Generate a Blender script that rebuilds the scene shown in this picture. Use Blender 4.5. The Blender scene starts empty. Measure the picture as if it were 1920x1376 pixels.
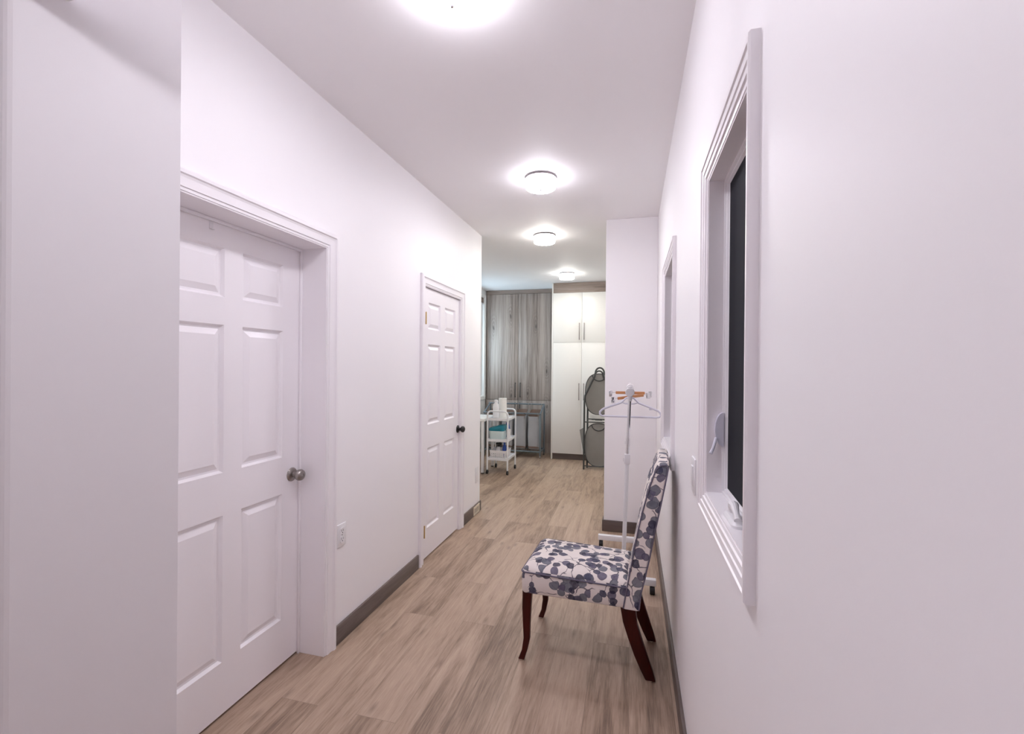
import bpy, bmesh, math, random
from mathutils import Vector, Matrix
random.seed(7)
PI = math.pi
S = bpy.context.scene
COL = S.collection

# ---------------------------------------------------------------- camera, world, exposure
def make_camera():
    yaw, pitch, roll = .2557, -.0022, .0086
    cy, sy, cp, sp = math.cos(yaw), math.sin(yaw), math.cos(pitch), math.sin(pitch)
    f = Vector((-sy*cp, cy*cp, sp)); r = Vector((cy, sy, 0)); u = r.cross(f)
    cr, sr = math.cos(roll), math.sin(roll)
    R, U = r*cr + u*sr, u*cr - r*sr
    cd = bpy.data.cameras.new('camera'); cd.sensor_fit = 'HORIZONTAL'
    cd.sensor_width = 36.0; cd.lens = 36.0*860.0/1920.0
    cd.clip_start = .02
    co = bpy.data.objects.new('camera', cd); COL.objects.link(co)
    M = Matrix((R, U, -f)).transposed().to_4x4()
    M.translation = Vector((0, 0, 1.445))
    co.matrix_world = M
    S.camera = co
make_camera()
S.view_settings.view_transform = 'Standard'
S.view_settings.look = 'None'
S.view_settings.gamma = 1.0
S.view_settings.use_curve_mapping = False
S.view_settings.exposure = 0.5
W = bpy.data.worlds.new('sky'); S.world = W; W.use_nodes = True
bg = W.node_tree.nodes.get('Background') or W.node_tree.nodes.new('ShaderNodeBackground')
bg.inputs['Color'].default_value = (.80, .92, 1.0, 1); bg.inputs['Strength'].default_value = .9
S.cycles.use_denoising = True
S.cycles.max_bounces = 14
S.cycles.diffuse_bounces = 10
S.cycles.sample_clamp_indirect = 6.0
HALL_LIGHT = (1.0, .968, 1.06); HALL_POWER = 58.0; ENTRY_POWER = 42.0
LAUNDRY_LIGHT = (1.0, .985, .92); LAUNDRY_POWER = 64.0
WINDOW_POWER = 20.0
XL, XR, ZC = -1.464, .208, 2.74     # hallway left wall, right wall, ceiling

def daylight():
    ld = bpy.data.lights.new('window_daylight', 'AREA'); ld.shape = 'RECTANGLE'
    ld.size = .9; ld.size_y = 1.5; ld.energy = WINDOW_POWER; ld.color = (.66, .86, 1.0)
    lo = bpy.data.objects.new('window_daylight', ld); COL.objects.link(lo)
    lo.location = (-2.72, 6.85, 1.75); lo.rotation_euler = (0, -PI/2, 0)
daylight()

# ---------------------------------------------------------------- materials
class NT:
    def __init__(s, name):
        s.m = bpy.data.materials.new(name); s.m.use_nodes = True
        s.t = s.m.node_tree; s.t.nodes.clear()
        s.out = s.t.nodes.new('ShaderNodeOutputMaterial')
    def n(s, typ, ins=None, **kw):
        nd = s.t.nodes.new(typ)
        for k, v in kw.items(): setattr(nd, k, v)
        for k, v in (ins or {}).items(): s.set(nd.inputs[k], v)
        return nd
    def set(s, sock, v):
        if isinstance(v, bpy.types.NodeSocket): s.t.links.new(v, sock)
        else:
            if isinstance(v, (tuple, list)) and len(v) == 3 and sock.type == 'RGBA': v = (*v, 1)
            sock.default_value = v
    def math(s, op, a, b=0.0, c=0.0, clamp=False):
        nd = s.n('ShaderNodeMath', operation=op, use_clamp=clamp)
        s.set(nd.inputs[0], a); s.set(nd.inputs[1], b); s.set(nd.inputs[2], c)
        return nd.outputs[0]
    def mix(s, f, a, b, mode='MIX'):
        nd = s.n('ShaderNodeMix', data_type='RGBA', blend_type=mode)
        s.set(nd.inputs[0], f); s.set(nd.inputs[6], a); s.set(nd.inputs[7], b)
        return nd.outputs[2]
    def ramp(s, f, stops, interp='LINEAR'):
        nd = s.n('ShaderNodeValToRGB', {'Fac': f}); cr = nd.color_ramp; cr.interpolation = interp
        while len(cr.elements) < len(stops): cr.elements.new(.5)
        for e, (p, c) in zip(cr.elements, stops):
            e.position = p; e.color = (*c, 1) if isinstance(c, tuple) else (c, c, c, 1)
        return nd.outputs[0]
    def coord(s, which='Object', scale=(1, 1, 1), rot=(0, 0, 0), loc=(0, 0, 0)):
        tc = s.n('ShaderNodeTexCoord')
        mp = s.n('ShaderNodeMapping', {'Vector': tc.outputs[which], 'Scale': scale, 'Rotation': rot, 'Location': loc})
        return mp.outputs[0]
    def noise(s, vec, scale, detail=4, rough=.5, dist=0.0, out=0):
        return s.n('ShaderNodeTexNoise', {'Vector': vec, 'Scale': scale, 'Detail': detail, 'Roughness': rough, 'Distortion': dist}).outputs[out]
    def bump(s, h, strength=.2, dist=.002):
        return s.n('ShaderNodeBump', {'Height': h, 'Strength': strength, 'Distance': dist}).outputs[0]
    def pbr(s, color, rough=.5, metallic=0.0, normal=None, **kw):
        b = s.n('ShaderNodeBsdfPrincipled', {'Base Color': color, 'Roughness': rough, 'Metallic': metallic})
        for k, v in kw.items(): s.set(b.inputs[k], v)
        if normal is not None: s.set(b.inputs['Normal'], normal)
        s.t.links.new(b.outputs[0], s.out.inputs[0]); return s.m

def paint(name, c, rough=.55, grain=.0, scale=220):
    t = NT(name); v = t.coord()
    n = t.noise(v, scale, 3)
    col = t.mix(t.noise(v, 2.5, 2), tuple(x*.985 for x in c), c)
    return t.pbr(col, rough, normal=t.bump(n, .06 + grain, .001))
def plain(name, c, rough=.5, metallic=0.0, **kw):
    t = NT(name); v = t.coord()
    col = t.mix(t.noise(v, 30, 3), tuple(x*.94 for x in c), c)
    return t.pbr(col, rough, metallic, **kw)

M = {}
M['hall_paint'] = paint('hall_paint', (.905, .89, .907), .5)
M['ceiling_paint'] = paint('ceiling_paint', (.89, .874, .887), .62)
M['laundry_paint'] = paint('laundry_paint', (.86, .86, .845), .5)
M['trim_white'] = paint('trim_white', (.88, .855, .88), .33)
M['white_laminate'] = paint('white_laminate', (.86, .85, .83), .35)
M['white_plastic'] = plain('white_plastic', (.82, .81, .83), .35)
M['hanger_plastic'] = plain('hanger_plastic', (.72, .72, .82), .3)
M['white_metal'] = plain('white_metal', (.80, .80, .82), .3)
M['chrome'] = plain('chrome', (.75, .75, .77), .12, 1.0)
M['lamp_metal'] = plain('lamp_metal', (.62, .57, .59), .35, .6)
M['nickel'] = plain('nickel', (.36, .33, .31), .28, 1.0)
M['black_metal'] = plain('black_metal', (.012, .011, .012), .35)
M['black_rubber'] = plain('black_rubber', (.012, .012, .014), .55)
M['brass'] = plain('brass', (.62, .45, .2), .3, 1.0)
M['pull_metal'] = plain('pull_metal', (.30, .26, .25), .35, 1.0)
M['grey_tube'] = plain('grey_tube', (.17, .205, .23), .35, .3)
M['dark_tube'] = plain('dark_tube', (.045, .046, .045), .45)
M['grey_mesh'] = None
M['cream'] = plain('cream', (.72, .64, .52), .45)
M['dark_slot'] = plain('dark_slot', (.03, .025, .03), .6)
M['teal'] = plain('teal', (.012, .22, .30), .4)
M['clear_tub'] = plain('clear_tub', (.66, .77, .77), .3)
M['blue'] = plain('blue', (.02, .07, .36), .3)
M['pale_label'] = plain('pale_label', (.30, .40, .72), .5)
M['paper'] = plain('paper', (.88, .87, .84), .9)
M['bag_inside'] = plain('bag_inside', (.22, .15, .12), .9)
M['hanger_wood'] = plain('hanger_wood', (.56, .25, .10), .45)

def fabric_plain(name, c, s=500):
    t = NT(name); v = t.coord()
    w = t.noise(v, s, 2)
    col = t.mix(t.noise(v, 9, 4), tuple(x*.85 for x in c), c)
    return t.pbr(col, .9, normal=t.bump(w, .25, .001))
M['grey_mesh'] = fabric_plain('grey_mesh', (.25, .238, .225))
M['bag_cloth'] = fabric_plain('bag_cloth', (.42, .42, .44), 300)

def door_paint():
    t = NT('door_paint'); v = t.coord(scale=(30, 8, 70))
    g = t.noise(v, 3.5, 5, .6, .6)
    return t.pbr((.88, .855, .88), .36, normal=t.bump(g, .10, .0015))
M['door_paint'] = door_paint()

def wood(name, stops, axis='Y', rough=.5, freq=1.0, knots=True, bump=.08):
    t = NT(name)
    sc = {'X': (1.0, 12, 12), 'Y': (12, 1.0, 12), 'Z': (12, 12, 1.0)}[axis]
    sc = tuple(x*freq for x in sc)
    v = t.coord(scale=sc)
    a = t.noise(v, 1.0, 6, .62, 1.2)
    v2 = t.coord(scale=tuple(x*6 for x in sc))
    b = t.noise(v2, 1.2, 4, .6)
    f = t.math('ADD', t.math('MULTIPLY', a, .72), t.math('MULTIPLY', b, .28))
    v3 = t.coord(scale=tuple(4*freq if x < 2*freq else 7*freq for x in sc))
    col = t.ramp(f, stops)
    if knots:
        k = t.n('ShaderNodeTexVoronoi', {'Vector': t.coord(scale=tuple(1.6*freq if x < 2*freq else 5*freq for x in sc)), 'Scale': 1.0}).outputs['Distance']
        kk = t.ramp(k, [(0.0, 1.0), (.08, .55), (.17, 0.0)])
        col = t.mix(t.math('MULTIPLY', kk, .6), col, tuple(x*.35 for x in stops[0][1]))
    return t.pbr(col, rough, normal=t.bump(b, bump, .001))
def cabinet_oak():
    t = NT('grey_oak')
    def sc(x, z): return t.coord(scale=(x, x, z))
    band = t.noise(sc(8.5, .16), 1.0, 2, .5)
    grain = t.noise(sc(34, .9), 1.0, 6, .65, .9)
    fine = t.noise(sc(150, 3.0), 1.0, 3, .6)
    f = t.math('ADD', t.math('MULTIPLY', band, .36), t.math('ADD', t.math('MULTIPLY', grain, .42), t.math('MULTIPLY', fine, .22)))
    col = t.ramp(f, [(.34, (.10, .074, .062)), (.43, (.225, .178, .153)), (.50, (.35, .288, .255)), (.58, (.44, .37, .33)), (.70, (.53, .46, .415))])
    sx = t.n('ShaderNodeSeparateXYZ', {0: t.n('ShaderNodeVectorMath', {0: sc(3.3, 1.05), 1: t.n('ShaderNodeVectorMath', {0: t.n('ShaderNodeTexNoise', {'Vector': sc(9, 3), 'Scale': 1.0}).outputs['Color'], 3: .22}, operation='SCALE').outputs[0]}, operation='ADD').outputs[0]})
    vo = t.n('ShaderNodeTexVoronoi', {'Vector': t.n('ShaderNodeCombineXYZ', {'X': sx.outputs[0], 'Y': sx.outputs[2]}).outputs[0], 'Scale': 1.0}, voronoi_dimensions='2D')
    kc = t.n('ShaderNodeSeparateColor', {0: vo.outputs['Color']}).outputs[0]; gate = t.math('GREATER_THAN', kc, .5)
    vo = vo.outputs['Distance']
    rings = t.math('SINE', t.math('MULTIPLY', vo, 95.0))
    near = t.ramp(vo, [(.05, 1.0), (.26, 0.0)])
    col = t.mix(t.math('MULTIPLY', t.math('MULTIPLY', t.math('MULTIPLY', t.math('ADD', rings, 1.0), .5), near), .45), col, (.09, .07, .062))
    col = t.mix(t.math('MULTIPLY', gate, t.ramp(vo, [(0.0, .8), (.03, .5), (.065, 0.0)])), col, (.06, .046, .04))
    return t.pbr(col, .5, normal=t.bump(fine, .08, .001))
M['grey_oak'] = cabinet_oak()
M['grey_oak_flat'] = wood('grey_oak_flat', [(.30, (.15, .11, .095)), (.5, (.28, .22, .19)), (.7, (.38, .31, .28))], 'X', .5)
M['base_oak_y'] = wood('base_oak_y', [(.30, (.085, .065, .058)), (.5, (.14, .11, .098)), (.7, (.20, .165, .15))], 'Y', .45)
M['base_oak_x'] = wood('base_oak_x', [(.30, (.085, .065, .058)), (.5, (.13, .10, .09)), (.7, (.18, .145, .13))], 'X', .45)
M['mahogany'] = wood('mahogany', [(.3, (.022, .0018, .0012)), (.7, (.060, .0045, .0028))], 'Z', .3, 1.0, False, .02)
M['mahogany'].node_tree.nodes['Principled BSDF'].inputs['Specular IOR Level'].default_value = .25

def floor_mat():
    t = NT('plank_floor')
    v = t.coord(rot=(0, 0, PI/2))
    br = t.n('ShaderNodeTexBrick', {'Vector': v, 'Scale': 1.0, 'Mortar Size': .0009, 'Mortar Smooth': .15, 'Bias': 0.0,
             'Brick Width': 1.22, 'Row Height': .182, 'Color1': (0, 0, 0), 'Color2': (1, 1, 1), 'Mortar': (.5, .5, .5)}, offset=.37, offset_frequency=2)
    rnd = t.n('ShaderNodeSeparateColor', {0: br.outputs['Color']}).outputs[0]
    # shift the grain from plank to plank
    tc = t.n('ShaderNodeTexCoord')
    off = t.n('ShaderNodeCombineXYZ', {'X': t.math('MULTIPLY', rnd, 7.3), 'Y': t.math('MULTIPLY', rnd, 31.7), 'Z': t.math('MULTIPLY', rnd, 3.1)}).outputs[0]
    p = t.n('ShaderNodeVectorMath', {0: tc.outputs['Object'], 1: off}, operation='ADD').outputs[0]
    def sc(x, y): return t.n('ShaderNodeMapping', {'Vector': p, 'Scale': (x, y, 1)}).outputs[0]
    big = t.noise(sc(5.5, .75), 1.0, 5, .6, 1.4)
    mid = t.noise(sc(30, 2.4), 1.0, 6, .68, .9)
    fine = t.noise(sc(150, 8), 1.0, 3, .65)
    f = t.math('ADD', t.math('MULTIPLY', big, .42), t.math('ADD', t.math('MULTIPLY', mid, .32), t.math('MULTIPLY', fine, .26)))
    f = t.math('ADD', f, t.math('MULTIPLY', t.math('SUBTRACT', rnd, .5), .10))
    col = t.ramp(f, [(.30, (.12, .078, .056)), (.41, (.25, .172, .122)), (.50, (.39, .280, .205)), (.60, (.475, .355, .268)), (.75, (.56, .45, .36))])
    # fine cracks and knots
    ck = t.noise(sc(38, 2.2), 1.0, 2, .5, 2.2)
    cm = t.ramp(t.math('ABSOLUTE', t.math('SUBTRACT', ck, .5)), [(0.0, 1.0), (.012, 0.0)])
    gate = t.ramp(t.noise(sc(3.0, 1.4), 1.0, 2), [(.60, 0.0), (.68, 1.0)])
    col = t.mix(t.math('MULTIPLY', t.math('MULTIPLY', cm, gate), .55), col, (.10, .065, .05))
    kn = t.n('ShaderNodeTexVoronoi', {'Vector': sc(4.2, 1.5), 'Scale': 1.0}, voronoi_dimensions='2D').outputs['Distance']
    kf = t.ramp(kn, [(0.0, .8), (.03, .45), (.075, 0.0)])
    col = t.mix(t.math('MULTIPLY', kf, .7), col, (.14, .095, .075))
    seam = t.math('MULTIPLY', br.outputs['Fac'], .55)
    col = t.mix(seam, col, (.13, .09, .07))
    h = t.math('SUBTRACT', t.math('MULTIPLY', fine, .3), br.outputs['Fac'])
    return t.pbr(col, t.math('ADD', .40, t.math('MULTIPLY', mid, .15)), normal=t.bump(h, .12, .001))
M['floor'] = floor_mat()

def leaf_fabric():
    t = NT('eucalyptus_fabric')
    tc = t.n('ShaderNodeTexCoord'); uv = tc.outputs['UV']
    col = t.mix(t.noise(uv, 9, 3), (.70, .635, .60), (.78, .715, .68))
    weave = t.noise(t.n('ShaderNodeMapping', {'Vector': uv, 'Scale': (900, 260, 1)}).outputs[0], 1.0, 2)
    wob = t.n('ShaderNodeTexNoise', {'Vector': uv, 'Scale': 16.0, 'Detail': 2.0}).outputs['Color']
    def warp(k, loc):
        w = t.n('ShaderNodeVectorMath', {0: wob, 1: (.5, .5, .5)}, operation='SUBTRACT').outputs[0]
        w = t.n('ShaderNodeVectorMath', {0: w, 3: k}, operation='SCALE').outputs[0]
        a = t.n('ShaderNodeVectorMath', {0: uv, 1: w}, operation='ADD').outputs[0]
        return t.n('ShaderNodeMapping', {'Vector': a, 'Location': loc}).outputs[0]
    # stems
    for sc_, loc in ((9.0, (.31, .12, 0)), (6.5, (.05, .77, 0))):
        e = t.n('ShaderNodeTexVoronoi', {'Vector': warp(.05, loc), 'Scale': sc_}, voronoi_dimensions='2D', feature='DISTANCE_TO_EDGE').outputs['Distance']
        line = t.ramp(e, [(0.0, 1.0), (.012, 1.0), (.022, 0.0)])
        g = t.ramp(t.noise(warp(0.0, (loc[1], loc[0], 0)), 11, 1), [(.48, 0.0), (.53, 1.0)])
        col = t.mix(t.math('MULTIPLY', t.math('MULTIPLY', line, g), .85), col, (.07, .06, .085))
    pal = [(0.0, (.115, .12, .15)), (.25, (.022, .020, .048)), (.42, (.095, .082, .135)), (.60, (.042, .044, .085)), (.78, (.16, .165, .195)), (.92, (.014, .012, .036))]
    for i, (sc_, loc, rad, keep) in enumerate(((17.0, (.2, .4, 0), .43, .44), (18.5, (.63, .11, 0), .44, .50), (20.5, (.37, .83, 0), .42, .56))):
        vo = t.n('ShaderNodeTexVoronoi', {'Vector': warp(.022, loc), 'Scale': sc_, 'Randomness': .82}, voronoi_dimensions='2D')
        rc = t.n('ShaderNodeSeparateColor', {0: vo.outputs['Color']})
        clump = t.noise(vo.outputs['Position'], .28, 1)
        r = t.math('ADD', rad - .10, t.math('MULTIPLY', rc.outputs[1], .13))
        d = t.math('SUBTRACT', r, vo.outputs['Distance'])
        disc = t.ramp(d, [(0.0, 0.0), (.03, 1.0)])
        on = t.math('GREATER_THAN', t.math('ADD', rc.outputs[0], t.math('MULTIPLY', t.math('SUBTRACT', clump, .5), 1.2)), keep)
        lc = t.ramp(rc.outputs[2], pal, 'CONSTANT')
        tex = t.noise(warp(0.0, loc), 45, 4, .65)
        lc = t.mix(t.ramp(tex, [(.40, 0.0), (.75, .38)]), lc, (.24, .24, .31))
        lc = t.mix(t.ramp(d, [(0.0, .7), (.10, 0.0)]), lc, (.02, .018, .04))
        col = t.mix(t.math('MULTIPLY', t.math('MULTIPLY', disc, on), .93), col, lc)
    return t.pbr(col, .85, normal=t.bump(weave, .15, .0006))
M['leaf_fabric'] = leaf_fabric()
M['piping'] = fabric_plain('piping', (.14, .125, .175))

def emis(name, c, power):
    t = NT(name)
    g = t.n('ShaderNodeNewGeometry'); nz = t.n('ShaderNodeSeparateXYZ', {0: g.outputs['Normal']}).outputs[2]
    k = t.math('ADD', .14, t.math('MULTIPLY', t.math('ABSOLUTE', nz), .92))        # frosted side wall passes less light than the bottom
    e = t.n('ShaderNodeEmission', {'Color': c, 'Strength': t.math('MULTIPLY', k, power)})
    t.t.links.new(e.outputs[0], t.out.inputs[0]); return t.m
M['lamp_hall'] = emis('lamp_hall', HALL_LIGHT, HALL_POWER)
M['lamp_entry'] = emis('lamp_entry', HALL_LIGHT, ENTRY_POWER)
M['lamp_laundry'] = emis('lamp_laundry', LAUNDRY_LIGHT, LAUNDRY_POWER)
def glass():
    t = NT('window_glass')
    a = t.n('ShaderNodeBsdfTransparent', {'Color': (.93, .96, .97)}); b = t.n('ShaderNodeBsdfGlossy', {'Roughness': .02})
    m = t.n('ShaderNodeMixShader', {0: .08, 1: a.outputs[0], 2: b.outputs[0]})
    t.t.links.new(m.outputs[0], t.out.inputs[0]); return t.m
M['glass'] = glass()
def screen():
    t = NT('insect_screen'); v = t.coord()
    w1 = t.n('ShaderNodeTexWave', {'Vector': v, 'Scale': 120.0, 'Distortion': .6}, bands_direction='Z').outputs['Fac']
    w2 = t.n('ShaderNodeTexWave', {'Vector': v, 'Scale': 120.0, 'Distortion': .6}, bands_direction='Y').outputs['Fac']
    col = t.mix(t.math('MAXIMUM', w1, w2), (.006, .0065, .009), (.024, .025, .031))
    return t.pbr(col, .8, **{'Specular IOR Level': .12})
M['screen'] = screen()

# ---------------------------------------------------------------- mesh helpers
def finish(name, bm, m, parent=None, smooth=True, angle=32):
    bmesh.ops.remove_doubles(bm, verts=bm.verts, dist=1e-6)
    bmesh.ops.recalc_face_normals(bm, faces=bm.faces)
    me = bpy.data.meshes.new(name); bm.to_mesh(me); bm.free()
    me.materials.append(m)
    if smooth:
        me.polygons.foreach_set('use_smooth', [True]*len(me.polygons))
        me.set_sharp_from_angle(angle=math.radians(angle))
    o = bpy.data.objects.new(name, me); COL.objects.link(o)
    if parent is not None: o.parent = parent
    return o
def NB(): return bmesh.new()
def box(bm, x0, x1, y0, y1, z0, z1, bev=0.0, seg=2):
    b = bmesh.new()
    vs = [b.verts.new(p) for p in ((x0, y0, z0), (x1, y0, z0), (x1, y1, z0), (x0, y1, z0), (x0, y0, z1), (x1, y0, z1), (x1, y1, z1), (x0, y1, z1))]
    for f in ((3, 2, 1, 0), (4, 5, 6, 7), (0, 1, 5, 4), (1, 2, 6, 5), (2, 3, 7, 6), (3, 0, 4, 7)): b.faces.new([vs[i] for i in f])
    if bev > 0: bmesh.ops.bevel(b, geom=list(b.edges), offset=bev, segments=seg, profile=.5, affect='EDGES')
    add(bm, b); return bm
def add(bm, b, mat=None):
    if mat is not None: bmesh.ops.transform(b, matrix=mat, verts=b.verts)
    me = bpy.data.meshes.new('tmp'); b.to_mesh(me); b.free(); bm.from_mesh(me); bpy.data.meshes.remove(me)
def ring_strip(bm, rings, cap=True, closed=False):
    R = [[bm.verts.new(p) for p in r] for r in rings]
    n = len(R[0])
    pairs = list(zip(R[:-1], R[1:])) + ([(R[-1], R[0])] if closed else [])
    for a, b in pairs:
        for i in range(n):
            j = (i+1) % n
            try: bm.faces.new((a[i], a[j], b[j], b[i]))
            except ValueError: pass
    if cap and not closed:
        bm.faces.new(list(reversed(R[0]))); bm.faces.new(R[-1])
def tube(bm, pts, r, seg=10, closed=False, square=False):
    P = [Vector(p) for p in pts]; n = len(P)
    rr = r if isinstance(r, (list, tuple)) else [r]*n
    T = []
    for i in range(n):
        if closed: d = P[(i+1) % n] - P[i-1]
        else: d = P[min(i+1, n-1)] - P[max(i-1, 0)]
        T.append(d.normalized())
    ref = Vector((0, 0, 1)) if abs(T[0].z) < .9 else Vector((0, 1, 0))
    nrm = (ref - T[0]*ref.dot(T[0])).normalized()
    rings = []
    for i in range(n):
        nrm = (nrm - T[i]*nrm.dot(T[i])).normalized(); bi = T[i].cross(nrm)
        k = 4 if square else seg
        rings.append([P[i] + (nrm*math.cos(a) + bi*math.sin(a))*rr[i]*(1.414 if square else 1)
                      for a in [2*PI*(q+(.5 if square else 0))/k for q in range(k)]])
    ring_strip(bm, rings, True, closed)
def arc(c, r, a0, a1, n, plane='XZ'):
    out = []
    for i in range(n+1):
        a = a0 + (a1-a0)*i/n; u, v = r*math.cos(a), r*math.sin(a)
        out.append({'XZ': (c[0]+u, c[1], c[2]+v), 'YZ': (c[0], c[1]+u, c[2]+v), 'XY': (c[0]+u, c[1]+v, c[2])}[plane])
    return out
def lathe(bm, prof, c, axis='Z', seg=24):
    rings = []
    for r, h in prof:
        r = max(r, 1e-4)
        ring = []
        for i in range(seg):
            a = 2*PI*i/seg; u, v = r*math.cos(a), r*math.sin(a)
            ring.append({'Z': (c[0]+u, c[1]+v, c[2]+h), 'X': (c[0]+h, c[1]+u, c[2]+v), 'Y': (c[0]+u, c[1]+h, c[2]+v)}[axis])
        rings.append(ring)
    ring_strip(bm, rings)
def prism(bm, poly, axis, a0, a1):
    def mk(p, a): return {'X': (a, p[0], p[1]), 'Y': (p[0], a, p[1]), 'Z': (p[0], p[1], a)}[axis]
    ring_strip(bm, [[mk(p, a0) for p in poly], [mk(p, a1) for p in poly]])
def rrect(hx, hy, r, n=5, cx=0.0, cy=0.0):
    out = []
    r = min(r, hx*.999, hy*.999)
    for q, (sx, sy) in enumerate(((1, 1), (-1, 1), (-1, -1), (1, -1))):
        for i in range(n+1):
            a = q*PI/2 + i*PI/2/n
            out.append((cx + sx*(hx-r) + r*math.cos(a), cy + sy*(hy-r) + r*math.sin(a)))
    return out
def box_uv(o):
    me = o.data; uv = me.uv_layers.new(name='UVMap')
    for p in me.polygons:
        n = p.normal; a = max(range(3), key=lambda i: abs(n[i])*(1.25 if i == 2 else 1))
        for li in p.loop_indices:
            c = me.vertices[me.loops[li].vertex_index].co
            uv.data[li].uv = {0: (c.y+.9, c.z), 1: (c.x+.35, c.z+.4), 2: (c.x+1.7, c.y+1.1)}[a]
def info(o, label, cat, group=None, kind=None):
    o['label'] = label; o['category'] = cat
    if group: o['group'] = group
    if kind: o['kind'] = kind
    return o
def thing(name, loc, label, cat, group=None, rz=0.0, kind=None):
    o = bpy.data.objects.new(name, None); COL.objects.link(o)
    o.empty_display_size = .1; o.location = loc; o.rotation_euler = (0, 0, rz)
    return info(o, label, cat, group, kind)
def struct(name, bm, m, label, cat, smooth=False):
    return info(finish(name, bm, m, None, smooth), label, cat, kind='structure')
def dup(root, loc, label, rz=None):
    r = root.copy(); COL.objects.link(r); r.location = loc; r['label'] = label
    if rz is not None: r.rotation_euler = (0, 0, rz)
    for ch in list(root.children):
        c = ch.copy(); COL.objects.link(c); c.parent = r
        for g in list(ch.children):
            d = g.copy(); COL.objects.link(d); d.parent = c
    return r

# ---------------------------------------------------------------- room shell
def wall_with_openings(x0, x1, y0, y1, z0, z1, ops):
    """wall running along Y with rectangular openings (ya, yb, za, zb)"""
    bm = NB(); ys = sorted({y0, y1, *[v for o in ops for v in o[:2]]})
    for a, b in zip(ys[:-1], ys[1:]):
        zs = [(z0, z1)]
        for (ya, yb, za, zb) in ops:
            if ya <= a + 1e-6 and b <= yb + 1e-6:
                zs = [(z0, za), (zb, z1)] if za > z0 else [(zb, z1)]
        for p, q in zs: box(bm, x0, x1, a, b, p, q)
    return bm
Y_BACK, Y_FAR = -1.7, 7.95
D1 = (1.155, 1.968, 0.0, 2.03)      # near door opening (y0,y1,z0,z1)
D2 = (3.065, 3.80, 0.0, 2.035)      # far door opening
W1 = (.915, 1.388, 1.090, 1.973)    # near window opening
W2 = (2.45, 3.145, .985, 2.045)     # far window opening on the right wall
W3 = (6.40, 7.468, .93, 2.60)        # laundry window opening

bm = NB(); box(bm, -2.75, 1.15, Y_BACK-.1, Y_FAR+.1, -.1, 0)
struct('floor', bm, M['floor'], 'brown wood-look plank floor running the length of the hallway', 'floor')
bm = NB(); box(bm, -2.75, 1.15, Y_BACK-.1, Y_FAR+.1, ZC, ZC+.1)
struct('ceiling', bm, M['ceiling_paint'], 'flat white ceiling with round lamps', 'ceiling')
struct('wall_left', wall_with_openings(XL-.16, XL, 1.06, 4.36, 0, ZC, [D1, D2]), M['hall_paint'], 'white hallway wall holding the two panelled doors', 'wall')
bm = NB(); prism(bm, [(-1.181, .969), (-1.380, .728), (-1.387, .722), (-1.396, .719), (-1.97, .719), (-1.97, 1.06), (-1.34, 1.06)], 'Z', 0, ZC)
struct('wall_corner', bm, M['hall_paint'], 'white wall end close to the camera, hiding part of the near door', 'wall')
bm = NB(); box(bm, -1.97, -1.87, Y_BACK, .719, 0, ZC)
struct('wall_near_left', bm, M['hall_paint'], 'white side wall at the very edge beside the wall end', 'wall')
struct('wall_right', wall_with_openings(XR, XR+.19, Y_BACK, 4.24, 0, ZC, [W1, W2]), M['hall_paint'], 'long white hallway wall with two windows', 'wall')
bm = NB(); box(bm, -.229, XR, 4.12, 4.24, 0, ZC, .004)
struct('wall_end', bm, M['hall_paint'], 'narrow white wall facing the camera behind the garment rack', 'wall')
bm = NB(); box(bm, -1.40, XR, .71, .80, 2.315, ZC)
struct('wall_header', bm, M['hall_paint'], 'white wall strip over the opening above the camera', 'wall')
bm = NB(); box(bm, -2.6, 1.0, Y_BACK-.1, Y_BACK, 0, ZC)
struct('wall_back', bm, M['hall_paint'], 'white wall behind the camera', 'wall')
bm = NB(); box(bm, XR+.19, 1.0, 4.12, 4.24, 0, ZC); box(bm, 1.0, 1.1, 4.12, Y_FAR, 0, ZC)
struct('wall_laundry_right', bm, M['laundry_paint'], 'white laundry room wall hidden past the narrow wall', 'wall')
bm = NB(); box(bm, -2.6, 1.1, Y_FAR, Y_FAR+.1, 0, ZC)
struct('wall_far', bm, M['laundry_paint'], 'wall behind the tall cabinets', 'wall')
bm = NB(); box(bm, -2.5, XL-.16, 4.24, 4.36, 0, ZC)
struct('wall_laundry_front', bm, M['laundry_paint'], 'laundry room wall turning away past the far door', 'wall')
struct('wall_laundry_left', wall_with_openings(-2.575, -2.455, Y_BACK, Y_FAR, 0, ZC, [W3]), M['laundry_paint'], 'laundry room wall with the bright window', 'wall')

# baseboards: dark grey oak
def baseboard(name, segs, m, label):
    bm = NB()
    for s in segs: box(bm, *s, 0, .098, .003)
    struct(name, bm, m, label, 'baseboard', True)
baseboard('baseboard_left', [(XL, XL+.013, 2.045, 2.985)], M['base_oak_y'], 'dark grey baseboard between the two white doors')
baseboard('baseboard_left_far', [(XL, XL+.013, 3.88, 4.373), (XL-.16, XL, 4.36, 4.373)], M['base_oak_y'], 'short dark grey baseboard past the far white door')
baseboard('baseboard_right', [(XR-.013, XR, Y_BACK, 4.107)], M['base_oak_y'], 'dark grey baseboard along the wall behind the chair')
baseboard('baseboard_end', [(-.242, XR, 4.107, 4.12), (-.242, -.229, 4.12, 4.24)], M['base_oak_x'], 'dark grey baseboard on the narrow wall behind the garment rack')

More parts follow.
